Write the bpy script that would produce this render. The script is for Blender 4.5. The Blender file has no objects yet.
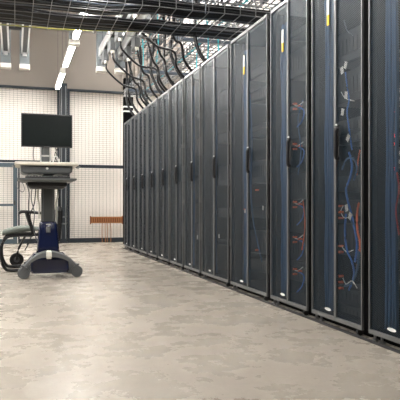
import bpy, bmesh, math, random
from mathutils import Vector, Matrix
R = random.Random(7)
S = bpy.context.scene
COL = S.collection
PI = math.pi
TH = math.radians(17.15); CT, ST = math.cos(TH), math.sin(TH)
CAMZ = 0.6606

# ------------------------------------------------------------------ camera
cd = bpy.data.cameras.new('camera'); cam = bpy.data.objects.new('camera', cd); COL.objects.link(cam)
cam.location = (0, 0, CAMZ); cam.rotation_euler = (PI/2, 0, -TH)
cd.sensor_width = 36; cd.lens = 54; cd.shift_y = 0.018; cd.clip_start = 0.02
S.camera = cam
S.view_settings.view_transform = 'Standard'; S.view_settings.look = 'None'
S.view_settings.gamma = 1; S.view_settings.exposure = 0.15

def onX(u, v, X):          # point of the plane X seen at (u, v)
    t = (u-200)/600; Z = X/(t*CT+ST)
    return (X, Z*(CT-t*ST), CAMZ + (207.2-v)*Z/600)

# ------------------------------------------------------------------ materials
def new_mat(name):
    m = bpy.data.materials.new(name); m.use_nodes = True
    return m, m.node_tree.nodes, m.node_tree.links
def mat(name, col, rough=.5, metal=0, var=.08, scale=30, spec=.5, bump=0, coat=0):
    m, N, L = new_mat(name); b = N['Principled BSDF']
    b.inputs['Roughness'].default_value = rough; b.inputs['Metallic'].default_value = metal
    b.inputs['Specular IOR Level'].default_value = spec; b.inputs['Coat Weight'].default_value = coat
    tc = N.new('ShaderNodeTexCoord'); n = N.new('ShaderNodeTexNoise'); n.inputs['Scale'].default_value = scale
    n.inputs['Detail'].default_value = 4
    L.new(tc.outputs['Object'], n.inputs['Vector'])
    mx = N.new('ShaderNodeMix'); mx.data_type = 'RGBA'
    mx.inputs[6].default_value = tuple(c*(1-var) for c in col)+(1,); mx.inputs[7].default_value = tuple(min(1, c*(1+var)) for c in col)+(1,)
    L.new(n.outputs['Fac'], mx.inputs[0]); L.new(mx.outputs[2], b.inputs['Base Color'])
    if bump:
        bp = N.new('ShaderNodeBump'); bp.inputs['Strength'].default_value = bump; bp.inputs['Distance'].default_value = .01
        L.new(n.outputs['Fac'], bp.inputs['Height']); L.new(bp.outputs['Normal'], b.inputs['Normal'])
    return m
def emit(name, col, s):
    m, N, L = new_mat(name); b = N['Principled BSDF']
    b.inputs['Base Color'].default_value = col+(1,); b.inputs['Emission Color'].default_value = col+(1,)
    b.inputs['Emission Strength'].default_value = s
    return m

def concrete():
    m, N, L = new_mat('polished_concrete'); b = N['Principled BSDF']
    tc = N.new('ShaderNodeTexCoord')
    def noise(sc, det=5, rough=.6, dist=0):
        n = N.new('ShaderNodeTexNoise'); n.inputs['Scale'].default_value = sc; n.inputs['Detail'].default_value = det
        n.inputs['Roughness'].default_value = rough; n.inputs['Distortion'].default_value = dist
        L.new(tc.outputs['Object'], n.inputs['Vector']); return n.outputs['Fac']
    def ramp(src, p0, p1, c0=(0, 0, 0), c1=(1, 1, 1)):
        r = N.new('ShaderNodeValToRGB'); r.color_ramp.elements[0].position = p0; r.color_ramp.elements[1].position = p1
        r.color_ramp.elements[0].color = tuple(c0)+(1,); r.color_ramp.elements[1].color = tuple(c1)+(1,)
        L.new(src, r.inputs[0]); return r.outputs[0]
    def mix(f, a, c, k='MIX'):
        x = N.new('ShaderNodeMix'); x.data_type = 'RGBA'; x.blend_type = k
        for i, s in ((0, f), (6, a), (7, c)):
            if isinstance(s, (float, int)): x.inputs[i].default_value = s
            elif isinstance(s, tuple): x.inputs[i].default_value = s+(1,)
            else: L.new(s, x.inputs[i])
        return x.outputs[2]
    base = ramp(noise(1.3, 6, .65, .6), .3, .72, (.315, .275, .228), (.415, .37, .312))
    blot = mix(ramp(noise(6, 6, .7, .3), .42, .62), base, (.37, .325, .275))
    base2 = mix(.25, base, blot)
    # pale chalky patches where aggregate shows
    patch = ramp(noise(1.1, 4, .6), .40, .66); fine = ramp(noise(34, 6, .8), .45, .62)
    pf = mix(1.0, patch, fine, 'MULTIPLY')
    pm = N.new('ShaderNodeMath'); pm.operation = 'MULTIPLY'; pm.inputs[1].default_value = .62; L.new(pf, pm.inputs[0])
    c1 = mix(pm.outputs[0], base2, (.50, .46, .395))
    # dark specks
    spk = ramp(noise(48, 4, .8), .52, .68)
    sm = N.new('ShaderNodeMath'); sm.operation = 'MULTIPLY'; sm.inputs[1].default_value = .42; L.new(spk, sm.inputs[0])
    c2 = mix(sm.outputs[0], c1, (.22, .195, .165))
    L.new(c2, b.inputs['Base Color'])
    rr = ramp(noise(3.5, 6, .7), .3, .75, (.20,)*3, (.38,)*3); L.new(rr, b.inputs['Roughness'])
    b.inputs['Specular IOR Level'].default_value = .6
    bp = N.new('ShaderNodeBump'); bp.inputs['Strength'].default_value = .12; bp.inputs['Distance'].default_value = .004
    L.new(noise(14, 5, .7), bp.inputs['Height']); L.new(bp.outputs['Normal'], b.inputs['Normal'])
    return m

def perforated():
    m, N, L = new_mat('perforated_steel'); b = N['Principled BSDF']
    b.inputs['Base Color'].default_value = (.022, .038, .054, 1); b.inputs['Metallic'].default_value = .1
    b.inputs['Roughness'].default_value = .42; b.inputs['Specular IOR Level'].default_value = .38
    tc = N.new('ShaderNodeTexCoord'); sp = N.new('ShaderNodeSeparateXYZ'); L.new(tc.outputs['Object'], sp.inputs[0])
    def cosn(src, pitch):
        a = N.new('ShaderNodeMath'); a.operation = 'MULTIPLY'; a.inputs[1].default_value = 2*PI/pitch; L.new(src, a.inputs[0])
        c = N.new('ShaderNodeMath'); c.operation = 'COSINE'; L.new(a.outputs[0], c.inputs[0]); return c.outputs[0]
    p = N.new('ShaderNodeMath'); p.operation = 'MULTIPLY'
    L.new(cosn(sp.outputs['Y'], .0115), p.inputs[0]); L.new(cosn(sp.outputs['Z'], .0115), p.inputs[1])
    g = N.new('ShaderNodeMath'); g.operation = 'GREATER_THAN'; g.inputs[1].default_value = -.33; L.new(p.outputs[0], g.inputs[0])
    tr = N.new('ShaderNodeBsdfTransparent'); mx = N.new('ShaderNodeMixShader')
    L.new(g.outputs[0], mx.inputs[0]); L.new(b.outputs[0], mx.inputs[1]); L.new(tr.outputs[0], mx.inputs[2])
    L.new(mx.outputs[0], N['Material Output'].inputs['Surface'])
    return m

M = dict(
    floor=concrete(), perf=perforated(),
    dimw=mat('grey_wall_paint', (.20, .20, .21), .8, var=.04, scale=2),
    taupe=mat('taupe_wall_paint', (.185, .162, .14), .8, var=.04, scale=2),
    white=mat('white_wall_paint', (.93, .88, .82), .7, var=.02, scale=2),
    ceil=mat('ceiling_paint', (.50, .48, .45), .85, var=.05, scale=3),
    rack=mat('rack_black', (.003, .003, .0035), .9, .0, spec=.05),
    door=mat('door_frame_grey', (.20, .205, .21), .35, .55, var=.05),
    dkdoor=mat('door_rail_dark', (.09, .10, .11), .4, .3),
    blk=mat('black_plastic', (.012, .012, .014), .4),
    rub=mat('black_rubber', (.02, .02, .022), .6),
    cab=mat('black_cable_jacket', (.003, .0035, .005), .35, spec=.3),
    gcab=mat('grey_cable_jacket', (.08, .10, .13), .3, spec=.5),
    zinc=mat('zinc_wire', (.30, .30, .31), .35, .9),
    dzinc=mat('dark_strut', (.06, .07, .08), .45, .6),
    chrome=mat('bright_aluminium', (.80, .80, .80), .3, .7),
    busgrey=mat('busway_grey', (.16, .18, .19), .5, .2),
    offw=mat('off_white_plastic', (.75, .72, .66), .5),
    paper=mat('white_tag', (.85, .85, .83), .6),
    yel=mat('yellow_tag', (.80, .55, .03), .5),
    blue=mat('blue_patch_cable', (.03, .17, .62), .4),
    dblue=mat('deep_blue_cable', (.015, .085, .22), .45),
    org=mat('orange_patch_cable', (.85, .16, .04), .4),
    cyan=mat('cyan_cable', (.03, .42, .50), .4),
    red=mat('red_cable', (.45, .03, .03), .4),
    ygr=mat('yellow_green_earth_cable', (.30, .30, .03), .4),
    cop=mat('copper_bar', (.42, .19, .075), .4, .5, var=.2, scale=40),
    dcop=mat('tarnished_copper', (.22, .07, .03), .5, .5),
    navy=mat('navy_gloss_plastic', (.005, .010, .045), .22, spec=.5, coat=.2),
    cgrey=mat('cart_grey_plastic', (.11, .118, .122), .4),
    colg=mat('column_dark_grey', (.05, .054, .054), .4),
    mgrey=mat('cart_mid_grey', (.12, .125, .13), .42),
    cream=mat('cream_laminate', (.84, .79, .69), .4),
    scr=mat('screen_glass', (.012, .016, .016), .2, spec=.5),
    seat=mat('grey_green_upholstery', (.16, .18, .155), .7, var=.15, scale=60),
    bmesh=mat('cage_frame_dark', (.016, .021, .027), .5, 0, spec=.25),
    gate=mat('gate_frame_blue_grey', (.05, .073, .09), .45, .1),
    wire=mat('cage_wire', (.26, .23, .21), .5, .3),
    lamp=emit('lamp_diffuser', (1, .975, .93), 120.0),
    panel=emit('fill_panel_diffuser', (1, .98, .95), 30.0),  # glow of the added fill panels
    led=emit('red_led', (1, .05, .03), 2.0), gled=emit('green_led', (.1, .9, .5), .8),
    shell=mat('lamp_housing', (.55, .55, .53), .5),
    srv=mat('server_body', (.010, .011, .013), .5, .2), srvf=mat('server_face', (.016, .018, .022), .5, .2, var=.4, scale=90),
)

# ------------------------------------------------------------------ mesh helpers
def B(): return bmesh.new()
def box(bm, x0, x1, y0, y1, z0, z1):
    vs = [bm.verts.new(p) for p in ((x0,y0,z0),(x1,y0,z0),(x1,y1,z0),(x0,y1,z0),(x0,y0,z1),(x1,y0,z1),(x1,y1,z1),(x0,y1,z1))]
    for f in ((0,3,2,1),(4,5,6,7),(0,1,5,4),(1,2,6,5),(2,3,7,6),(3,0,4,7)): bm.faces.new([vs[i] for i in f])
    return vs
def frame_axes(d):
    d = d.normalized(); up = Vector((0, 0, 1)) if abs(d.z) < .9 else Vector((1, 0, 0))
    a = d.cross(up).normalized(); return a, a.cross(d).normalized()
def smooth_path(pts, n=5):
    P = [Vector(p) for p in pts]
    if len(P) < 3: return P
    out = []
    for i in range(len(P)-1):
        p0 = P[max(i-1, 0)]; p1 = P[i]; p2 = P[i+1]; p3 = P[min(i+2, len(P)-1)]
        for k in range(n):
            t = k/n
            out.append(.5*((2*p1)+(p2-p0)*t+(2*p0-5*p1+4*p2-p3)*t*t+(-p0+3*p1-3*p2+p3)*t**3))
    out.append(P[-1]); return out
def tube(bm, pts, r, seg=6, n=5, flat=1.0):
    P = smooth_path(pts, n); rings = []
    for i, p in enumerate(P):
        d = P[min(i+1, len(P)-1)]-P[max(i-1, 0)]
        a, c = frame_axes(d); rr = r[min(int(i/len(P)*len(r)), len(r)-1)] if isinstance(r, (list, tuple)) else r
        rings.append([bm.verts.new(p+a*math.cos(2*PI*k/seg)*rr+c*math.sin(2*PI*k/seg)*rr*flat) for k in range(seg)])
    for q, w in zip(rings, rings[1:]):
        for k in range(seg): bm.faces.new((q[k], q[(k+1) % seg], w[(k+1) % seg], w[k]))
    bm.faces.new(rings[0][::-1]); bm.faces.new(rings[-1])
def bar(bm, a, b, r, seg=6): tube(bm, [a, b], r, seg)
def lathe(bm, prof, seg=20, mtx=None):     # prof: (r, h) about local z
    rings = []
    for r, h in prof:
        ring = []
        for k in range(seg):
            v = Vector((r*math.cos(2*PI*k/seg), r*math.sin(2*PI*k/seg), h))
            ring.append(bm.verts.new(mtx @ v if mtx else v))
        rings.append(ring)
    for q, w in zip(rings, rings[1:]):
        for k in range(seg): bm.faces.new((q[k], q[(k+1) % seg], w[(k+1) % seg], w[k]))
    bm.faces.new(rings[0][::-1]); bm.faces.new(rings[-1])
def loft(bm, secs):                         # secs: lists of points, same count
    rings = [[bm.verts.new(p) for p in s] for s in secs]
    n = len(rings[0])
    for q, w in zip(rings, rings[1:]):
        for k in range(n): bm.faces.new((q[k], q[(k+1) % n], w[(k+1) % n], w[k]))
    bm.faces.new(rings[0][::-1]); bm.faces.new(rings[-1])
def rrect(cx, cy, hx, hy, z, r=.02, n=4):
    out = []
    for sx, sy, a0 in ((1, 1, 0), (-1, 1, PI/2), (-1, -1, PI), (1, -1, 1.5*PI)):
        for k in range(n+1):
            a = a0+PI/2*k/n
            out.append((cx+sx*(hx-r)+r*math.cos(a), cy+sy*(hy-r)+r*math.sin(a), z))
    return out
def obj(name, bm, m, parent=None, bevel=0, sm=False):
    bmesh.ops.recalc_face_normals(bm, faces=bm.faces)
    me = bpy.data.meshes.new(name); bm.to_mesh(me); bm.free(); me.materials.append(M[m] if isinstance(m, str) else m)
    if sm:
        for p in me.polygons: p.use_smooth = True
    o = bpy.data.objects.new(name, me); COL.objects.link(o)
    if parent: o.parent = parent
    if bevel:
        b = o.modifiers.new('bevel', 'BEVEL'); b.width = bevel; b.segments = 2; b.limit_method = 'ANGLE'
    return o
def tag(o, label, cat, group=None, kind=None):
    o['label'] = label; o['category'] = cat
    if group: o['group'] = group
    if kind: o['kind'] = kind
    return o
def thing(name, label, cat, loc=(0, 0, 0), group=None, rz=0):
    o = bpy.data.objects.new(name, None); COL.objects.link(o); o.location = loc; o.rotation_euler = (0, 0, rz)
    o.empty_display_size = .1
    return tag(o, label, cat, group)
def dup(root, loc, label, group=None):
    r = root.copy(); COL.objects.link(r); r.location = loc; r['label'] = label
    if group: r['group'] = group
    for ch in list(root.children):
        c = ch.copy(); COL.objects.link(c); c.parent = r
        for g in list(ch.children):
            d = g.copy(); COL.objects.link(d); d.parent = c
    return r
def struct(name, bm, m, label=None, bevel=0):
    o = obj(name, bm, m, None, bevel); o['kind'] = 'structure'
    if label: o['label'] = label; o['category'] = name.split('_')[0]
    return o

# ------------------------------------------------------------------ setting
WX0, WX1, WY0, WY1, WZ = -5.5, 3.15, -4.0, 11.6, 4.6
b = B(); box(b, WX0, WX1, WY0, WY1+.15, -.1, 0); struct('floor', b, 'floor', 'polished beige concrete floor with pale worn patches')
b = B(); box(b, WX0, WX1, WY0, WY1+.15, WZ, WZ+.1); struct('ceiling', b, 'ceil', 'high pale ceiling above the cable trays')
b = B(); box(b, WX0, WX1, WY1, WY1+.15, 0, 2.86); struct('wall_back', b, 'white', 'bright white wall behind the wire mesh cage panels')
b = B(); box(b, WX0, WX1, 11.42, WY1+.15, 2.86, WZ)
struct('wall_back_upper', b, 'taupe', 'taupe upper wall above the mesh cage panels')
b = B(); box(b, WX0-.15, WX0, WY0, WY1+.15, 0, WZ); struct('wall_left', b, 'dimw', 'grey side wall left of the aisle')
b = B(); box(b, WX1, WX1+.15, WY0, WY1+.15, 0, WZ); struct('wall_right', b, 'white', 'white side wall behind the cabinet row')
b = B(); box(b, WX0, WX1, WY0-.15, WY0, 0, WZ); struct('wall_front', b, 'dimw', 'grey wall at the near end of the room')
# ribbed cladding on the upper back wall, right of the busways
b = B()
for i in range(14): box(b, 1.95+i*.085, 1.95+i*.085+.05, 11.39, 11.42, 2.95, WZ)
struct('trim_1', b, 'taupe', 'ribbed taupe cladding on the upper back wall')
b = B(); box(b, 1.655, 1.672, 2.03, 9.634, 0, .010); struct('trim_2', b, 'rub', 'thin dark strip on the floor along the foot of the cabinet row')  # thin dark strip on the floor below the cabinet fronts
# joints in the upper wall paint
b = B(); box(b, -3.2, -3.19, 11.412, 11.42, 2.9, WZ); struct('trim_3', b, 'dkdoor')

# ------------------------------------------------------------------ cage
CY = 11.36
def cage_panel(name, label, x0, x1, z0, z1, frame_m, wires=True, mid=None, cat='mesh panel', fw=.05, mw=.06):
    t = thing(name, label, cat, (x0, CY, z0))
    w = x1-x0; h = z1-z0
    b = B(); box(b, 0, w, -.02, .02, 0, .085 if z0 < .1 else fw); obj('bottom_rail', b, frame_m, t, .004)
    b = B(); box(b, 0, w, -.02, .02, h-fw, h); obj('top_rail', b, frame_m, t, .004)
    for xx in (0, w-fw):
        b = B(); box(b, xx, xx+fw, -.02, .02, .085, h-fw); obj('stile', b, frame_m, t, .004)
    if mid:
        b = B(); box(b, fw, w-fw, -.022, .022, mid-mw/2, mid+mw/2); obj('mid_rail', b, frame_m, t, .004)
    b = B(); x = .066
    while x < w: box(b, x-.0018, x+.0018, -.003, .003, .03, h-.03); x += .066
    z = .038
    while z < h: box(b, .03, w-.03, -.006, -.002, z-.0017, z+.0017); z += .038
    obj('wire_mesh', b, 'wire', t)
    return t
cage_panel('mesh_panel', 'tall wire mesh cage panel between the dark post and the cabinets', .93, 2.45, .0, 2.86, 'bmesh', mid=1.425, fw=.045)
cage_panel('mesh_panel', 'wire mesh cage panel above the blue grey gate at left', -2.2, .79, 1.47, 2.86, 'bmesh', fw=.045)
cage_panel('mesh_panel', 'wire mesh panel between the gate edge and the dark post, behind the cart', .055, .79, .0, 1.46, 'bmesh', fw=.03)
g = cage_panel('cage_gate', 'low blue grey framed wire mesh gate at the left edge', -1.25, .045, .0, 1.46, 'gate', mid=.70, mw=.04, fw=.075, cat='gate')
b = B(); box(b, 1.235, 1.26, -.05, -.02, .70, .78); obj('latch', b, 'blk', g, .003)
# post
t = thing('cage_post', 'dark vertical steel post of the cage behind the monitor', 'post', (.86, CY-.01, 0))
b = B(); box(b, -.065, .065, -.03, .03, .012, 2.95); obj('column', b, 'bmesh', t, .005)
for xx in (-.05, .03):
    b = B(); box(b, xx, xx+.018, -.042, -.03, .08, 2.9); obj('slotted_strip', b, 'mgrey', t)
b = B(); box(b, -.1, .1, -.06, .06, 0, .012); obj('foot_plate', b, 'bmesh', t)

# copper ground bar with wires
t = thing('ground_bar', 'copper grounding bar on the mesh low beside the cabinets', 'grounding bar', (1.35, CY-.05, .36))
W = .60
b = B(); box(b, 0, W, -.01, .01, .10, .122); box(b, 0, W, -.01, .01, 0, .018); obj('copper_rail', b, 'cop', t, .002)
b = B(); box(b, .01, W-.01, .0, .012, .018, .10); obj('back_strip', b, 'dcop', t)
for i in range(14):
    b = B(); xx = .03+i*(W-.06)/13; box(b, xx-.010, xx+.010, -.018, -.001, .02, .098); obj('clamp', b, 'cop', t, .002)
for xx in (-.008, W-.008):
    b = B(); box(b, xx, xx+.016, -.015, .03, -.02, .135); obj('end_bracket', b, 'dcop', t)
for i, xx in enumerate((.215, .27, .31, .37)):
    b = B(); tube(b, [(xx, -.02, .0), (xx+.004*(i-1), -.025, -.15), (xx+.006*(i % 2), -.02, -.36)], .0065)
    w = obj('ground_wire', b, 'cop', t)

# cable riser at the end of the row
t = thing('cable_riser', 'dark cable riser with white ties behind the last cabinet', 'cable riser', (1.93, 10.6, 0))
b = B(); box(b, -.085, .085, -.05, .05, 0, 2.95); obj('duct', b, 'rack', t, .005)
for z in (2.35, 2.43, 2.62):
    b = B(); box(b, -.09, .09, -.058, .055, z, z+.025); obj('tie', b, 'paper', t)

# ------------------------------------------------------------------ cabinets
H = 2.017; D = 1.68
def door(parent, y0, y1, handle_side):
    """front door leaf between local y0..y1"""
    z0, z1 = .035, H-.006
    fr = B(); e = .009
    box(fr, .0, .014, y0, y0+e, z0, z1); box(fr, .0, .014, y1-e, y1, z0, z1)
    box(fr, .0, .014, y0+e, y1-e, z0, z0+.022); box(fr, .0, .014, y0+e, y1-e, z1-.022, z1)
    d = obj('door', fr, 'door', parent, .0015)
    p = B(); box(p, .010, .012, y0+e, y1-e, z0+.022, z1-.022); obj('perforated_panel', p, 'perf', d)
    if handle_side:
        h = B(); yc = y1-.040
        tube(h, [(-.002, yc, 1.098), (-.014, yc, 1.088), (-.016, yc, 1.01), (-.016, yc, .94), (-.003, yc, .922)], .012, 8, flat=1.0)
        obj('handle', h, 'blk', d, sm=True)
        h = B(); box(h, -.002, .0, yc-.009, yc+.009, .912, 1.110); obj('handle_plate', h, 'blk', d, .002)
        h = B(); lathe(h, [(.010, 0), (.010, .006), (.006, .010)], 12, Matrix.Translation((-.008, yc, 1.104)) @ Matrix.Rotation(-PI/2, 4, 'Y')); obj('lock', h, 'chrome', d)
    else:
        h = B(); n = 20; yc = (y0+y1)/2-.045; ring = []
        for xx in (.0085, .0098):
            ring.append([(xx, yc+.035*math.cos(2*PI*k/n), .085+.009*math.sin(2*PI*k/n)) for k in range(n)])
        loft(h, ring); obj('badge', h, 'paper', d)
    return d
def cabinet(w, label):
    t = thing('server_cabinet', label, 'server cabinet', group='tall black server cabinets in one row')
    b = B(); g = .030
    box(b, .042, 1.07, 0, .018, .06, H-.02); box(b, .042, 1.07, w-.018, w, .06, H-.02)
    box(b, .030, .046, 0, .06, .045, H-.004); box(b, .030, .046, w-.06, w, .045, H-.004)
    obj('side_panel', b, 'rack', t)
    b = B(); box(b, .042, 1.07, .0, w, H-.02, H); obj('top_panel', b, 'dkdoor', t)
    b = B(); box(b, .042, 1.07, .0, w, .045, .06); obj('base_panel', b, 'rack', t)
    b = B(); box(b, 1.05, 1.07, .018, w-.018, .06, H-.02); obj('back_panel', b, 'rack', t)
    b = B()
    for yy in (.045, w-.065): box(b, .10, .12, yy, yy+.02, .06, H-.02)
    obj('mounting_rail', b, 'dkdoor', t)
    b = B(); box(b, .05, .065, .02, w-.02, .0, .045); obj('kick_plate', b, 'rack', t)
    door(t, g, w/2-.001, True); door(t, w/2+.001, w-g, False)
    for yy in (w-.055, w-.115):
        f = B(); lathe(f, [(.016, 0), (.016, .008), (.007, .012), (.007, .045)], 10, Matrix.Translation((.022, yy, 0))); obj('leveling_foot', f, 'zinc', t)
    f = B(); lathe(f, [(.018, -.009), (.018, .009)], 12, Matrix.Translation((.02, .08, .018)) @ Matrix.Rotation(PI/2, 4, 'X')); obj('caster', f, 'rub', t)
    return t
ys = [2.034, 2.634, 3.234, 3.834, 4.634, 5.434, 6.034, 6.634, 7.234, 7.834, 8.434, 9.034]
ws = [.6, .6, .6, .8, .8] + [.6]*7
names = ['black server cabinet cut off by the right edge, nearest one',
 'black server cabinet with white tags and orange cables, second from the right edge',
 'black server cabinet with rows of orange plugs, third from the right edge',
 'wider black server cabinet with a faint red tag, fourth from the right edge',
 'wider black server cabinet, fifth from the right edge',
 'black server cabinet, sixth from the right edge',
 'black server cabinet, seventh from the right edge',
 'narrow-looking black server cabinet, fifth from the far end of the row',
 'black server cabinet, fourth from the far end of the row',
 'black server cabinet, third from the far end of the row',
 'black server cabinet, second from the far end of the row',
 'last black server cabinet at the far end beside the mesh cage']
proto = {}
for y, w, lb in zip(ys, ws, names):
    if w not in proto:
        proto[w] = cabinet(w, lb); proto[w].location = (D, y, 0)
    else: dup(proto[w], (D, y, 0), lb)
for cb in [o for o in COL.objects if o.name.startswith('server_cabinet') and o.type == 'EMPTY']:
    if 2.5 < cb.location.y < 4.0:
        w = .8 if cb.location.y > 3.8 else .6
        b = B(); box(b, .004, .0095, w/2+.074, w/2+.094, 1.743, 1.83); tg = obj('hanging_tag', b, 'paper', cb)
        b = B(); box(b, .004, .0095, w/2+.074, w/2+.094, 1.685, 1.743); obj('tag_tip', b, 'yel', tg)

# ---- equipment behind the doors
def server(h, w, label, group):
    t = thing('server', label, 'server', group=group)
    b = B(); box(b, .02, .72, 0, w, 0, h); obj('chassis', b, 'srv', t)
    b = B(); box(b, 0, .02, -.012, w+.012, .002, h-.002); f = obj('faceplate', b, 'srvf', t, .002)
    b = B(); n = 10
    for k in range(n): box(b, -.003, .0, .03+k*(w-.06)/n, .03+(k+.7)*(w-.06)/n, h*.25, h*.75)
    obj('drive_bays', b, 'blk', t)
    b = B()
    for k in range(3): box(b, -.005, -.003, .02+k*.012, .025+k*.012, h*.6, h*.6+.006)
    obj('status_light', b, 'gled' , t)
    return t
sp = {}
for i, (y, w) in enumerate(zip(ys, ws)):
    zz = .12 if i != 1 else .02; lb = 'black rack server behind the mesh doors of the ' + ('right-edge cabinet', 'second cabinet from the right', 'third cabinet from the right', 'fourth cabinet from the right', 'fifth cabinet from the right', 'sixth cabinet from the right', 'seventh cabinet from the right', 'fifth cabinet from the far end', 'fourth cabinet from the far end', 'third cabinet from the far end', 'second cabinet from the far end', 'last far cabinet')[i]
    gr = lb.replace('black rack server', 'servers')
    iw = .44
    n = 9 if i < 4 else 5
    for k in range(n):
        h = R.choice((.0889, .0445, .1778))
        key = h
        gp = R.choice((.0, .045, .09, .18)) if i < 4 else .2
        z = zz+gp
        if z+h > 1.9: break
        loc = (D+.12, y+(w-iw)/2, z)
        if key not in sp: sp[key] = server(h, iw, lb, gr); sp[key].location = loc
        else: dup(sp[key], loc, lb, gr)
        zz = z+h+.004

def cable(name, pts, r, m, label, cat='cable', group=None, seg=6, n=5):
    b = B(); tube(b, pts, r, seg, n); return tag(obj(name, b, m, None, sm=True), label, cat, group)
ordn = ['cabinet at the right edge', 'second cabinet from the right', 'third cabinet from the right', 'fourth cabinet from the right', 'fifth cabinet from the right', 'sixth cabinet from the right']
# vertical blue bundles left of each seam
for i in range(6):
    y, w = ys[i], ws[i]
    for k in range(8 if i < 4 else 4):
        yy = y+w/2+.125+k*.0125
        xx = D+.058+.012*(k % 2)
        pts = [(xx+R.uniform(-.006, .006), yy+R.uniform(-.004, .004), .065+j*.305) for j in range(7)]
        cable('network_cable', pts, .0075, 'dblue', 'dark blue cable in a vertical bundle inside the '+ordn[i], group='vertical blue bundle in the '+ordn[i], n=3)
# tags, plugs and loops seen through the near doors
def ptag(u, v, ang, i, X=D+.05, s=1.0, lab=''):
    x, y, z = onX(u, v, X)
    t = B(); box(t, -.001, .001, -.014*s, .014*s, -.019*s, .019*s)
    o = obj('cable_tag', t, 'paper'); o.location = (x, y, z); o.rotation_euler = (math.radians(ang), 0, 0)
    return tag(o, 'white tag '+lab+' inside the '+ordn[i], 'tag')
def loop(pix, m, i, word, r=.005, dx=.0, X=D+.055):
    pts = [onX(u, v, X+dx+.012*math.sin(k*1.7)) for k, (u, v) in enumerate(pix)]
    nm = {'blue': 'blue', 'dblue': 'dark blue', 'org': 'orange', 'paper': 'white', 'red': 'red', 'cyan': 'cyan', 'gcab': 'grey'}[m]
    return cable('patch_cable', pts, r, m, nm+' patch cable '+word+' inside the '+ordn[i])
for u, v, a, l in ((345.5, 65, 25, 'at the top of the blue strand'), (342, 70.5, -20, 'just left of the top tag'), (346, 95, 10, 'halfway down the blue strand'), (342.5, 112, 15, 'just above handle height'), (348, 138, 40, 'tilted beside the handle'), (346.5, 208, -15, 'at the lower plugs'), (350, 216, 30, 'below the lower plugs')):
    ptag(u, v, a, 1, lab=l)
loop([(345.5, 72), (347, 86), (349, 100), (347, 112), (349, 128), (352, 150)], 'blue', 1, 'hanging from the top tags', .004)
loop([(341, 92), (345, 98), (354, 101)], 'paper', 1, 'short and level', .003)
loop([(349, 152), (352, 165), (350, 178), (346, 190), (349, 205), (354, 225), (357, 245), (355, 262)], 'blue', 1, 'in an S below the handle', .006)
loop([(346, 214), (345, 232), (347, 250), (352, 262), (354, 275), (349, 290)], 'blue', 1, 'sagging low on the left', .006)
loop([(350, 218), (356, 232), (359, 250), (357, 270), (352, 283), (345, 286)], 'dblue', 1, 'sagging low on the right', .007)
loop([(359, 203), (357, 215), (357.5, 230), (360, 243), (359, 256), (357, 268)], 'org', 1, 'beside the right hinge', .006)
loop([(360, 150), (358, 162), (357, 175)], 'org', 1, 'short, by the right hinge', .004)
loop([(343, 206), (341, 212), (345, 218), (352, 215)], 'paper', 1, 'around the lower plugs', .003)
loop([(343, 278), (346, 284), (352, 281), (357, 288)], 'paper', 1, 'curling near the bottom', .0035)
loop([(342, 247), (347, 252), (353, 250)], 'paper', 1, 'short and low at mid height', .003)
loop([(344, 20), (347, 30), (354, 36)], 'gcab', 1, 'near the top', .003)
loop([(342, 170), (346, 160), (353, 158), (357, 168), (354, 180)], 'dblue', 1, 'arching below the handle', .005)
def plugs(u, vs, i, where):
    for v in vs:
        x, y, z = onX(u, v, D+.06)
        t = B(); box(t, -.012, .012, -.008, .008, -.006, .006); o = obj('plug', t, 'org'); o.location = (x, y, z)
        tag(o, 'orange cable plug '+where+' inside the '+ordn[i], 'plug', 'orange plugs '+where+' in the '+ordn[i])
plugs(341, (206, 212, 218), 1, 'in the upper cluster'); plugs(341, (246, 252), 1, 'in the middle cluster'); plugs(341, (276, 282, 288), 1, 'in the bottom cluster')
for c, w_ in ((107, 'high up'), (147, 'at handle height'), (205, 'below the handle'), (240, 'at the middle'), (272, 'near the bottom')):
    plugs(295, (c-3, c+2), 2, w_)
    plugs(300, (c-1,), 2, w_+' on the right')
    loop([(293, c-4), (297, c-1), (303, c-5)], 'paper', 2, 'short, '+w_, .003)
    loop([(299, c), (304, c+4), (302, c+14), (297, c+20)], 'blue', 2, 'drooping '+w_, .004)
loop([(304, 8), (300, 14), (294, 10)], 'gcab', 2, 'curled near the top', .003)
loop([(303, 100), (298, 120), (301, 150), (298, 175)], 'dblue', 2, 'hanging past the handle', .004)
loop([(303, 200), (305, 225), (302, 250)], 'org', 2, 'hanging low by the hinge', .004)
loop([(250, 95), (252, 140), (251, 190), (254, 225), (262, 262)], 'dblue', 3, 'falling the full height', .005)
ptag(245, 211, 0, 3, s=.8, lab='small, left of the seam')
plugs(245.5, (209.5,), 3, 'left of the seam')
ptag(263, 208, 15, 3, s=.8, lab='by the right hinge')
plugs(257, (190, 250), 3, 'on the right leaf')
ptag(219, 236, 0, 4, s=.9, lab='low on the right leaf')
plugs(193, (212,), 5, 'by the seam')
ptag(197.5, 237, 0, 5, s=1, lab='low by the hinge')
# switch with red lights in the nearest cabinet
t = thing('network_switch', 'network switch with red lights in the cabinet at the right edge', 'network switch', (D+.085, 2.185, 1.0))
for z, k in ((-.32, 0), (-.15, 1), (.0, 2), (.15, 3), (.32, 4)):
    b = B(); box(b, .0, .03, .0, .33, z, z+.10); s_ = obj('line_card', b, 'cgrey', t, .002)
    b = B()
    for q in range(5):
        for r_ in range(2): box(b, -.004, 0, .28-q*.05, .305-q*.05, z+.02+.04*r_, z+.04+.04*r_)
    obj('port', b, 'paper' if k % 2 else 'blk', s_)
b = B()
for z in (-.1, -.06, .06, .2, .3, -.22): box(b, -.008, .0, .30, .318, z+.06, z+.075)
obj('status_light', b, 'led', t)
loop([(397, 172), (399, 190), (396, 210), (399, 235)], 'red', 0, 'at the frame edge', .004)

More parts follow.
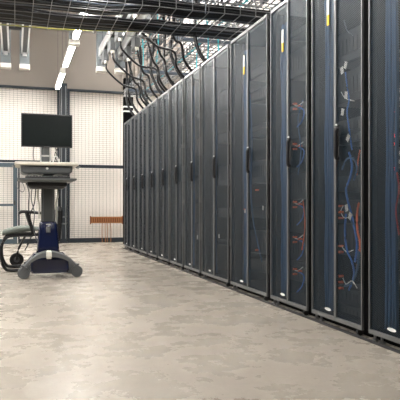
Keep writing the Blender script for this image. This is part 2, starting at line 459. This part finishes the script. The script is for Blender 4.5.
# ------------------------------------------------------------------ linear lights
def lamp(label):
    t = thing('linear_light', label, 'ceiling light', group='suspended linear lights')
    b = B(); box(b, -.036, .036, 0, 1.26, .028, .085); obj('housing', b, 'shell', t, .004)
    b = B(); box(b, -.030, .030, .03, 1.23, .0, .028); obj('diffuser', b, 'lamp', t, .006)
    for yy in (-.03, 1.25):
        b = B(); box(b, -.036, .036, yy, yy+.04, -.002, .088); obj('end_cap', b, 'offw', t)
    for yy in (.12, 1.14):
        b = B(); bar(b, (0, yy, .085), (0, yy, WZ-2.72), .0035); obj('suspension_wire', b, 'blk', t)
    return t
lp = None
rowY = [1.4, 3.1, 4.7, 6.22, 7.75, 9.48]
lbl = {6.22: 'linear light glowing through the gap behind the crossing tray', 7.75: 'long bright linear light with a grey sensor box at its near end', 9.48: 'farthest linear light, ending above the mesh cage', 4.7: 'linear light partly hidden above the cable bundles at the top edge'}
for y in rowY:
    l = lbl.get(y, 'linear light of the aisle row toward the camera')
    if not lp: lp = lamp(l); lp.location = (.71, y, 2.72)
    else: dup(lp, (.71, y, 2.72), l)
for y in (3.0, 4.7, 6.4, 8.1, 9.7): dup(lp, (-1.45, y, 2.72), 'linear light of the added unseen second row over the open floor at left')  # unseen lamp row, added to brighten the back wall
t = thing('sensor_box', 'grey sensor box with white cap at the near end of the long light', 'sensor', (.71, 7.615, 2.72))
b = B(); box(b, -.06, .06, 0, .10, .03, .13); obj('housing', b, 'busgrey', t, .006)
b = B(); box(b, -.065, .065, -.01, .11, -.03, .03); obj('cap', b, 'offw', t, .006)
b = B(); bar(b, (0, .05, .13), (0, .05, WZ-2.72), .0035); obj('suspension_wire', b, 'blk', t)

# fill light panels added out of view at the ceiling to brighten walls
pp = None
for xx, yy in ((-4.0, 3.4), (-4.0, 6.5), (-4.0, 9.5), (-.9, 4.5), (2.72, 4.6), (2.72, 6.1), (2.72, 7.6), (2.72, 9.1), (2.72, 10.6)):
    if 1:
        if not pp:
            pp = thing('fill_panel_light', 'unseen fill light panel added at the high ceiling', 'ceiling light', (xx, yy, WZ-.05), 'added fill light panels above the trays')
            b = B(); box(b, -.32, .32, -.62, .62, .0, .05); obj('frame', b, 'shell', pp, .004)
            b = B(); box(b, -.29, .29, -.59, .59, -.006, .0); obj('diffuser', b, 'panel', pp)
        else: dup(pp, (xx, yy, WZ-.05), 'unseen fill light panel added at the high ceiling')
# ------------------------------------------------------------------ busways
BZ = 2.90
def busway(label):
    t = thing('busway', label, 'power busway', group='overhead power busways')
    b = B(); box(b, -.04, .04, -7.0, 0, .0, .11); obj('housing', b, 'blk', t)
    for s in (-1, 1):
        b = B(); box(b, s*.040-.010, s*.040+.010, -7.0, 0, -.022, .0); obj('bottom_flange', b, 'chrome', t, .002)
        b = B(); box(b, s*.046-.003, s*.046+.003, -7.0, 0, .0, .10); obj('side_flange', b, 'chrome', t)
    b = B(); box(b, -.03, .03, -7.0, -.02, -.006, .0); obj('slot', b, 'blk', t)
    b = B(); box(b, -.07, .07, .0, .12, -.17, .42); e = obj('end_box', b, 'busgrey', t, .004)
    b = B(); box(b, -.074, .074, -.004, .124, -.235, -.17); obj('bottom_cover', b, 'offw', e, .004)
    b = B(); bar(b, (0, -.06, .11), (0, -.06, WZ-BZ), .006); obj('hanger_rod', b, 'dzinc', t)
    b = B(); bar(b, (0, -3.2, .11), (0, -3.2, WZ-BZ), .006); obj('hanger_rod', b, 'dzinc', t)
    b = B(); box(b, -.03, .03, -.03, .0, -.06, .0); obj('clip', b, 'chrome', t, .004)
    return t
bw = busway('silver busway at far left, left one of its pair'); bw.location = (-.125, 9.04, BZ)
dup(bw, (.135, 9.04, BZ), 'silver busway at left, right one of its pair')
dup(bw, (1.225, 8.87, BZ), 'silver busway just left of the cabinets, outer of its pair')
dup(bw, (1.50, 8.87, BZ), 'busway nearest above the cabinet fronts, with power taps')
b = B(); box(b, -.075, .085, 8.0, 8.04, BZ+.03, BZ+.07); tag(obj('strut_bar', b, 'blk', None), 'short black strut joining the two left busways', 'strut')
# power taps and whips
tapp = None
whipn = 0
for i, (yy, bx) in enumerate([(8.55, 1.225), (8.30, 1.50), (7.95, 1.225), (7.70, 1.50), (7.35, 1.225), (7.1, 1.50), (6.75, 1.5), (6.4, 1.225), (6.1, 1.5)]):
    lab = 'grey power tap under the ' + ('outer' if bx < 1.3 else 'inner') + ' right busway, ' + ('farthest', 'second farthest', 'third farthest', 'fourth farthest', 'middle', 'fourth nearest', 'third nearest', 'second nearest', 'nearest')[i] + ' of nine'
    if not tapp:
        tapp = thing('power_tap', lab, 'power tap', (bx, yy, BZ-.022), 'power taps under the busways')
        b = B(); box(b, -.035, .035, -.13, .13, -.16, 0); obj('box', b, 'mgrey', tapp, .006)
        b = B(); lathe(b, [(.020, -.20), (.026, -.19), (.026, -.16)], 10, Matrix.Translation((0, -.09, 0))); obj('fitting', b, 'offw', tapp)
        b = B(); box(b, .035, .05, -.05, .05, -.12, -.03); obj('breaker', b, 'offw', tapp, .003)
    else: dup(tapp, (bx, yy, BZ-.022), lab)
    z0 = BZ-.022-.20
    ry = yy-.09+R.uniform(-.05, .12)
    pts = [(bx, yy-.09, z0), (bx+.03, yy-.08, z0-.10), (bx+(1.66-bx)*.55, yy-.06, z0-.27), (1.66, ry, 2.36), (1.69, ry, 2.2), (1.80, ry+.03, 2.08), (1.92, ry+.04, 2.016)]
    cable('power_whip', pts, .014, 'cab', 'black power cable drooping from the '+lab.split('busway, ')[1].replace(' of nine', '')+' power tap to a cabinet top', group='power cables dropping to the cabinets', seg=8)
# extra vertical runs of cable down to the far cabinets
for i, (yy, x1) in enumerate([(9.3, 1.70), (9.0, 1.70), (8.3, 1.72), (7.5, 1.72), (6.9, 1.72), (6.55, 1.74), (5.75, 1.76)]):
    for k in range(2):
        dy = k*.035
        pts = [(x1-.03, yy+dy+.03, 2.95), (x1-.02, yy+dy, 2.70), (x1-.03-.03*(i % 2), yy+dy+.02, 2.45), (x1-.01, yy+dy, 2.27), (x1+.07, yy+dy-.05, 2.11), (x1+.20, yy+dy-.06, 2.016)]
        cable('power_whip', pts, .014, 'cab', 'black power cable, one of a looping pair over the '+('farthest', 'second farthest', 'third farthest', 'middle', 'third nearest', 'second nearest', 'nearest')[i]+' cabinet top entry', group='paired cables at entry %s' % ('a', 'b', 'c', 'd', 'e', 'f', 'g')[i], seg=8)

# ------------------------------------------------------------------ basket trays
def basket(name, label, x0, x1, y0, y1, z, side=.10, along='x', step=.15, lstep=.1, m='zinc', r=.004, rods=()):
    t = thing(name, label, 'cable tray', (0, 0, 0))
    b = B()
    if along == 'x':
        n = max(2, round((y1-y0)/lstep/2.4))
        for k in range(n+1):
            y = y0+(y1-y0)*k/n; box(b, x0, x1, y-r, y+r, z-r, z+r)
        for y in (y0, y1):
            for zz in (z+side/2, z+side): box(b, x0, x1, y-r, y+r, zz-r, zz+r)
        obj('long_wires', b, m, t); b = B(); x = x0
        while x <= x1:
            box(b, x-r, x+r, y0-r, y1+r, z-3*r, z-r)
            for y in (y0, y1): box(b, x-r, x+r, y-2*r, y+2*r, z-r, z+side)
            x += step
    else:
        n = max(2, round((x1-x0)/lstep))
        for k in range(n+1):
            x = x0+(x1-x0)*k/n; box(b, x-r, x+r, y0, y1, z-r, z+r)
        for x in (x0, x1):
            for zz in (z+side/2, z+side): box(b, x-r, x+r, y0, y1, zz-r, zz+r)
        obj('long_wires', b, m, t); b = B(); y = y0
        while y <= y1:
            box(b, x0-r, x1+r, y-r, y+r, z-3*r, z-r)
            for x in (x0, x1): box(b, x-2*r, x+2*r, y-r, y+r, z-r, z+side)
            y += step
    obj('cross_wires', b, m, t)
    for (x, y) in rods:
        b = B(); bar(b, (x, y, z-.02), (x, y, WZ), .007); obj('hanger_rod', b, 'dzinc', t)
    return t
TZ = 2.40
basket('cable_tray', 'wire basket tray full of black cables crossing the aisle overhead', -3.0, 3.0, 5.08, 6.04, TZ, rods=[(-1.5, 5.08), (-1.5, 6.04), (1.62, 5.08), (1.62, 6.04)], r=.0026)
basket('cable_tray', 'empty higher basket tray crossing behind the cable-filled one', -1.0, 2.9, 6.75, 7.45, 3.17, m='dzinc', rods=[(1.75, 6.75), (1.75, 7.45)], r=.006)
basket('cable_tray', 'highest basket tray crossing toward the right wall', -2.5, 2.9, 8.3, 9.1, 3.75, m='dzinc', r=.006, rods=[(1.0, 8.3)])
basket('cable_tray', 'basket tray running lengthwise above the cabinet tops', 1.80, 2.25, 3.2, 10.4, 2.58, along='y', m='zinc', r=.004, rods=[(1.80, 4.9), (1.80, 6.5), (1.80, 8.2), (1.80, 9.6)])
basket('cable_tray', 'higher lengthwise basket tray beside the right wall', 2.45, 2.95, 3.2, 10.8, 2.95, along='y', m='dzinc', r=.005, rods=[(2.45, 5.3), (2.45, 7.0), (2.45, 8.8)])
basket('cable_tray', 'topmost lengthwise basket tray with cyan cables', 1.75, 2.3, 4.2, 10.8, 3.35, along='y', m='dzinc', r=.006, rods=[(1.75, 5.8), (2.3, 7.7)])
# strut beams
def strut(a, b_, label, s=.021, m='dzinc'):
    b = B(); x0, y0, z0 = a; x1, y1, z1 = b_
    box(b, min(x0, x1)-s, max(x0, x1)+s, min(y0, y1)-s, max(y0, y1)+s, min(z0, z1)-s, max(z0, z1)+s)
    return tag(obj('strut_bar', b, m, None, .003), label, 'strut')
strut((1.72, 9.6, 2.547), (2.42, 9.6, 2.547), 'grey strut under the far end of the tray above the cabinets', m='gcab')
strut((1.72, 8.2, 2.547), (2.42, 8.2, 2.547), 'grey strut under the lengthwise tray, second from the far end', m='gcab')
strut((1.72, 6.5, 2.547), (2.42, 6.5, 2.547), 'grey strut under the lengthwise tray near the crossing tray', m='gcab')
strut((-3.0, 7.0, 3.13), (2.9, 7.0, 3.13), 'long dark strut carrying the higher crossing tray', m='dzinc')

# ------------------------------------------------------------------ cables in the crossing tray
for bi, (n, la, lb, yr0, side) in enumerate(((15, 5.09, 5.50, 5.12, 'near'), (15, 5.545, 6.0, 5.70, 'far'))):
    wob = [(R.uniform(-.012, .012), R.uniform(0, .012)) for k in range(25)]
    for j in range(n*2):
        c, layer = j//2, j % 2
        yl = la+(lb-la)*(c+.45*layer)/(n-.5)
        if bi == 0: ym = 5.09+.08*(c/4) if c < 5 else 5.35+.14*(c-5)/9
        else: ym = 5.67+.33*c/14
        yr = yr0+(j//3)*.0245; zl = TZ+.02+layer*.023; zr = TZ+.02+(j % 3)*.023
        if bi == 0: zm = TZ+.02+(j % 4)*.022
        else: zm = TZ+.02+layer*.024
        m = 'gcab' if j % 7 == 3 else 'cab'
        pts = []
        for k in range(25):
            x = -3.0+6.1*k/24
            e = min(1, max(0, (x+.05)/.45)); f = min(1, max(0, (x-.75)/.6)); e = e*e*(3-2*e); f = f*f*(3-2*f)
            y = yl*(1-e)+ym*e; z = zl*(1-e)+zm*e
            pts.append((x, y*(1-f)+yr*f+wob[k][0]*f+R.uniform(-.002, .002), z*(1-f)+zr*f+wob[k][1]+R.uniform(-.001, .001)))
        nm = 'grey' if m == 'gcab' else 'black'
        cable('power_cable', pts, .0125, m, nm+' cable lying in the crossing tray, in the '+side+' bundle', group=nm+' cables of the '+side+' bundle', seg=8, n=2)
cable('earth_cable', [(-3, 6.10, TZ+.02), (-1, 6.11, TZ+.01), (0, 6.09, TZ+.02), (.5, 6.10, TZ+.03), (1.2, 6.02, TZ+.05)], .005, 'ygr', 'yellow-green earth cable along the far side of the crossing tray')
# thin pipes/cables lengthwise in the upper trays
for k, (x, z, m) in enumerate(((1.85, 2.60, 'cab'), (1.93, 2.60, 'cab'), (2.1, 2.60, 'cyan'), (2.55, 2.975, 'cab'), (2.7, 2.975, 'cab'), (2.05, 3.38, 'cyan'))):
    nm = {'cab': 'black', 'cyan': 'cyan'}[m]
    cable('data_cable', [(x+R.uniform(-.02, .02), 3.3+j*.9, z+.01) for j in range(9)], .011, m, nm+' cable lying lengthwise in the '+('low', 'low', 'low', 'wall-side', 'wall-side', 'topmost')[k]+' tray, '+('left', 'middle', 'right', 'left', 'right', 'only')[k]+' one')
for k, (yy, x, z0, z1) in enumerate(((8.0, 1.86, 2.62, 3.33), (6.4, 2.05, 2.62, 3.33), (6.3, 2.15, 2.05, 2.60), (9.2, 1.9, 2.62, 3.36), (5.9, 1.9, 2.06, 2.58), (7.3, 2.2, 2.02, 3.3))):
    cable('data_cable', [(x, yy, z1), (x+.02, yy+.03, (z0+z1)/2), (x-.01, yy, z0)], .008, 'cyan', 'cyan cable hanging between trays, '+('third', 'fifth', 'sixth', 'first', 'nearest', 'fourth')[k]+' from the far end')
# plain black pipes near the right-hand top
cable('conduit', [(1.55, 3.9, 2.34), (1.72, 3.95, 2.36), (2.0, 4.15, 2.5), (2.4, 4.4, 2.62)], .018, 'cab', 'thick black cable curving over the fourth cabinet from the right', 'cable')
cable('conduit', [(1.50, 4.05, 2.50), (1.72, 4.15, 2.42), (2.0, 4.2, 2.2), (2.1, 4.2, 2.02)], .018, 'cab', 'thick black cable bending down into the fourth cabinet from the right', 'cable')

# ------------------------------------------------------------------ cart
CX, CYY = .30, 5.85
t = thing('workstation_cart', 'wheeled grey and navy workstation cart in the aisle', 'cart', (CX, CYY, 0))
def caster(x, y, r=.055):
    c = B(); lathe(c, [(r*.55, -.024), (r*.9, -.022), (r, -.014), (r, .014), (r*.9, .022), (r*.55, .024)], 24, Matrix.Translation((x, y, r)) @ Matrix.Rotation(PI/2, 4, 'X') @ Matrix.Rotation(0, 4, 'Z'))
    o = obj('caster', c, 'cgrey', t, sm=False)
    h = B(); lathe(h, [(r*.45, -.028), (r*.45, .028)], 16, Matrix.Translation((x, y, r)) @ Matrix.Rotation(PI/2, 4, 'X')); obj('hub', h, 'mgrey', o)
    f = B(); box(f, x-.012, x+.012, y-.034, y-.026, r-.01, r*2+.01); box(f, x-.012, x+.012, y+.026, y+.034, r-.01, r*2+.01); box(f, x-.02, x+.02, y-.034, y+.034, r*2+.004, r*2+.018); obj('fork', f, 'mgrey', o)
caster(-.222, -.10); caster(.262, -.06); caster(-.20, .26); caster(.22, .28)
# base legs: arched
def leg(x1, y1):
    b = B(); s = 1 if x1 > 0 else -1; secs = []; y0 = -.125 if y1 < 0 else .17
    for k in range(11):
        f = k/10; x = .012*s+(x1-.012*s)*f; y = y0+(y1-y0)*f; zt = .258-.135*f**2.0; th = .062-.028*f; wd = .036-.010*f
        secs.append([(x, y-wd, zt-th), (x, y+wd, zt-th), (x, y+wd, zt-.012), (x, y+wd*.5, zt), (x, y-wd*.5, zt), (x, y-wd, zt-.012)])
    loft(b, secs); obj('leg', b, 'mgrey', t)
for p in ((-.222, -.12), (.262, -.09), (-.20, .26), (.22, .28)): leg(*p)
b = B(); loft(b, [rrect(.015, .03, .165, .11, .045, .03), rrect(.015, .03, .178, .12, .07, .03), rrect(.01, .03, .175, .12, .17, .03), rrect(.005, .03, .14, .10, .225, .03)]); obj('base_body', b, 'navy', t)
b = B(); loft(b, [rrect(0, .02, .105, .09, .235, .03), rrect(0, .02, .098, .085, .29, .03), rrect(0, .02, .088, .075, .42, .03), rrect(0, .02, .08, .07, .51, .03), rrect(0, .02, .07, .06, .525, .03)]); sh = obj('lower_shroud', b, 'navy', t, sm=True)
b = B(); loft(b, [rrect(0, -.065, .02, .012, .425, .01), rrect(0, -.06, .02, .012, .475, .01)]); obj('emblem', b, 'mgrey', sh)
b = B(); box(b, -.02, .02, -.062, -.050, .497, .503); obj('highlight_strip', b, 'paper', sh)
b = B(); loft(b, [rrect(0, -.165, .020, .014, .185, .010), rrect(0, -.172, .026, .018, .21, .012), rrect(0, -.165, .024, .02, .25, .012), rrect(0, -.155, .016, .016, .262, .01)]); obj('pedal', b, 'offw', t)
b = B(); loft(b, [rrect(0, .02, .062, .045, .50, .012), rrect(0, .02, .060, .045, .85, .012)]); cl = obj('column', b, 'colg', t)
b = B(); box(b, -.050, -.042, -.030, -.024, .53, .84); box(b, .042, .050, -.030, -.024, .53, .84); obj('column_rib', b, 'mgrey', cl)
b = B(); loft(b, [rrect(-.01, .04, .15, .12, .835, .02), rrect(-.01, .04, .18, .14, .86, .02), rrect(-.01, .04, .18, .14, .892, .02)]); obj('underframe', b, 'blk', t)
# keyboard tray
b = B(); loft(b, [rrect(-.015, -.05, .225, .17, .893, .03), rrect(-.015, -.06, .262, .19, .91, .03), rrect(-.015, -.06, .262, .19, .925, .03)]); kt = obj('keyboard_tray', b, 'cgrey', t)
b = B(); box(b, -.21, .19, -.19, -.06, .926, .942); obj('keyboard', b, 'blk', kt, .004)
b = B()
for r_ in range(4):
    for q in range(14): box(b, -.20+q*.0275, -.178+q*.0275, -.185+r_*.03, -.162+r_*.03, .942, .948)
obj('keys', b, 'cgrey', kt)
for xs in (-.12, .10):
    b = B(); tube(b, [(xs-.06, -.15, .952), (xs-.02, -.17, .962), (xs+.03, -.16, .957), (xs+.07, -.13, .965)], .006); obj('cord', b, 'paper', t)
b = B(); box(b, -.05, .05, -.02, .12, .925, .975); obj('riser', b, 'blk', t)
# drawer housing with lock
b = B(); loft(b, [rrect(-.02, .0, .205, .19, .968, .02), rrect(-.02, .0, .228, .20, .985, .02), rrect(-.02, .0, .232, .20, 1.040, .02)]); dh = obj('drawer', b, 'cgrey', t)
b = B(); box(b, -.215, .175, -.206, -.202, 1.028, 1.033); obj('drawer_seam', b, 'blk', dh)
b = B(); lathe(b, [(.012, 0), (.012, .006), (.006, .008)], 14, Matrix.Translation((-.018, -.2, 1.015)) @ Matrix.Rotation(PI/2, 4, 'X')); obj('lock', b, 'paper', dh)
b = B(); loft(b, [rrect(-.018, .0, .27, .225, 1.040, .04), rrect(-.018, .0, .285, .235, 1.050, .04), rrect(-.018, .0, .285, .235, 1.066, .04), rrect(-.018, .0, .28, .23, 1.072, .04)]); obj('worktop', b, 'cream', t)
for xx, s in ((-.318, -1), (.285, 1)):
    b = B(); tube(b, [(-.30 if s < 0 else .265, -.10, 1.045), (xx, -.10, 1.04), (xx, .05, 1.04), (-.30 if s < 0 else .265, .05, 1.045)], .007); obj('side_handle', b, 'mgrey', t)
# monitor stand + hanging cords
b = B(); loft(b, [rrect(-.018, .10, .075, .06, 1.072, .01), rrect(-.018, .10, .07, .05, 1.084, .01)]); obj('stand_foot', b, 'cgrey', t)
b = B(); box(b, -.055, .018, .085, .12, 1.08, 1.30); st = obj('stand_column', b, 'cgrey', t, .004)
for xx in (-.068, .020):
    b = B(); box(b, xx, xx+.012, .08, .12, 1.08, 1.30); obj('stand_rail', b, 'chrome', st, .002)
b = B(); box(b, -.055, .02, .078, .085, 1.145, 1.16); obj('stand_bar', b, 'chrome', st)
for k, (x0, x1, x2) in enumerate(((-.125, -.13, -.118), (.075, .085, .055), (.10, .07, .115))):
    b = B(); tube(b, [(x0, .12, 1.24), (x1, .13, 1.16), (x2, .12, 1.075)], .0045); obj('monitor_cord', b, 'blk', t)
b = B(); tube(b, [(.05, .11, 1.085), (.065, .12, 1.14), (.09, .11, 1.15), (.11, .12, 1.10), (.125, .10, 1.077)], .006); obj('monitor_cord', b, 'paper', t)
pts_sets = [('blk', [(-.20, .10, .90), (-.17, .10, .80), (-.175, .10, .66), (-.16, .10, .5), (-.15, .10, .38), (-.19, .12, .30)]),
            ('mgrey', [(-.14, .10, .86), (-.15, .10, .74), (-.12, .10, .6), (-.13, .10, .46), (-.10, .1, .34)]),
            ('blk', [(-.11, .1, .86), (-.12, .12, .7), (-.16, .12, .58), (-.14, .1, .45), (-.17, .08, .33), (-.21, .08, .25)]),
            ('offw', [(.085, .1, .86), (.10, .1, .78), (.08, .1, .7), (.09, .1, .6), (.085, .1, .5)]),
            ('offw', [(-.085, .1, .86), (-.09, .1, .76), (-.075, .1, .68), (-.08, .1, .55)]),
            ('blk', [(.12, .1, .86), (.115, .1, .7), (.13, .1, .6), (.12, .1, .42)])]
for m, p in pts_sets:
    b = B(); tube(b, p, .0055 if m != 'offw' else .009); obj('hanging_cord', b, m, t)
b = B(); tube(b, [(-.275, -.15, .915), (-.29, -.14, .86), (-.24, -.13, .80), (-.215, -.13, .83), (-.24, -.12, .90)], .003); obj('hanging_cord', b, 'mgrey', t)
# monitor: stands on the cart
mt = thing('monitor', 'black flat screen monitor mounted above the cart worktop', 'monitor', (CX-.006, CYY+.06, 1.233))
b = B(); loft(b, [[(x, 0, z) for x, z in ((-.237, 0), (.237, 0), (.237, .318), (-.237, .318))], [(x, .02, z) for x, z in ((-.237, 0), (.237, 0), (.237, .318), (-.237, .318))], [(x, .045, z) for x, z in ((-.18, .06), (.18, .06), (.18, .27), (-.18, .27))]]); obj('bezel', b, 'blk', mt, .003)
b = B(); box(b, -.226, .226, -.003, .0, .014, .304); obj('screen', b, 'scr', mt)
b = B(); box(b, -.018, .018, -.004, .018, .318, .324); obj('camera_bump', b, 'paper', mt)
b = B(); box(b, -.03, .03, -.005, -.001, .004, .009); obj('logo_mark', b, 'mgrey', mt)

# ------------------------------------------------------------------ chair
hx, hy = .02, 6.62
t = thing('armchair', 'grey-green padded chair with black tubular frame, half hidden behind the cart', 'chair', (hx, hy, 0))
b = B()
secs = []
for k in range(11):
    f = k/10; x = -.14+.48*f; hgt = .026*math.sin(PI*min(1, f*1.0+.2))+.010
    zc = .408+.026*math.sin(f*PI*.9)-(.018*(1-f)**3)
    secs.append([(x, -.21, zc-hgt*.7), (x, .21, zc-hgt*.7), (x, .235, zc), (x, .20, zc+hgt), (x, 0, zc+hgt*.8), (x, -.20, zc+hgt), (x, -.235, zc)])
loft(b, secs); obj('seat', b, 'seat', t, sm=True)
b = B(); box(b, -.08, .32, -.18, .18, .36, .383); obj('seat_pan', b, 'blk', t, .006)
for s in (-1, 1):
    b = B(); y = .215*s
    tube(b, [(.16, y, .372), (-.05, y, .37), (-.12, y, .33), (-.155, y, .24), (-.15, y, .12), (-.11, y, .035), (-.05, y, .016), (.15, y, .016), (.36, y, .016)], .016, 8)
    obj('tube_frame', b, 'blk', t, sm=True)
    b = B(); tube(b, [(.02, s*.245, .60), (.05, s*.25, .614), (.12, s*.25, .612), (.24, s*.25, .60)], .021, 8, flat=.7); ar = obj('armrest', b, 'blk', t, sm=True)
    b = B(); tube(b, [(.10, s*.25, .60), (.13, s*.245, .50), (.17, s*.235, .38)], .018, 8); obj('armrest_post', b, 'blk', ar, sm=True)
b = B(); tube(b, [(.36, -.215, .016), (.36, .215, .016)], .016, 8); obj('floor_bar', b, 'blk', t)
b = B(); loft(b, [rrect(.40, 0, .022, .19, .28, .02), rrect(.41, 0, .030, .21, .34, .02), rrect(.43, 0, .030, .21, .62, .02), rrect(.435, 0, .02, .18, .665, .015)]); bk = obj('backrest', b, 'blk', t)
b = B(); tube(b, [(.25, 0, .37), (.33, 0, .365), (.38, 0, .40), (.40, 0, .45)], .02, 8); obj('back_support', b, 'blk', t)
b = B(); box(b, .455, .50, -.20, -.17, .55, .565); box(b, .485, .50, -.20, -.17, .565, .60); box(b, .44, .50, -.20, -.17, .48, .495); obj('hook', b, 'mgrey', bk)
for s in (1,):
    b = B(); mtx = Matrix.Translation((.0, .36, .078)) @ Matrix.Rotation(PI/2, 4, 'X')
    lathe(b, [(.045, -.012), (.068, -.016), (.076, -.008), (.076, .008), (.068, .016), (.045, .012)], 28, mtx); w_ = obj('wheel', b, 'rub', t)
    b = B(); lathe(b, [(.030, -.02), (.034, 0), (.030, .02)], 16, mtx); obj('hub', b, 'mgrey', w_)
    b = B(); tube(b, [(0, .33, .078), (.02, .32, .20), (.10, .20, .37)], .012, 8); obj('wheel_arm', b, 'blk', t)

# faint world
w = bpy.data.worlds.new('world'); S.world = w; w.use_nodes = True
w.node_tree.nodes['Background'].inputs[0].default_value = (.05, .05, .055, 1); w.node_tree.nodes['Background'].inputs[1].default_value = .3
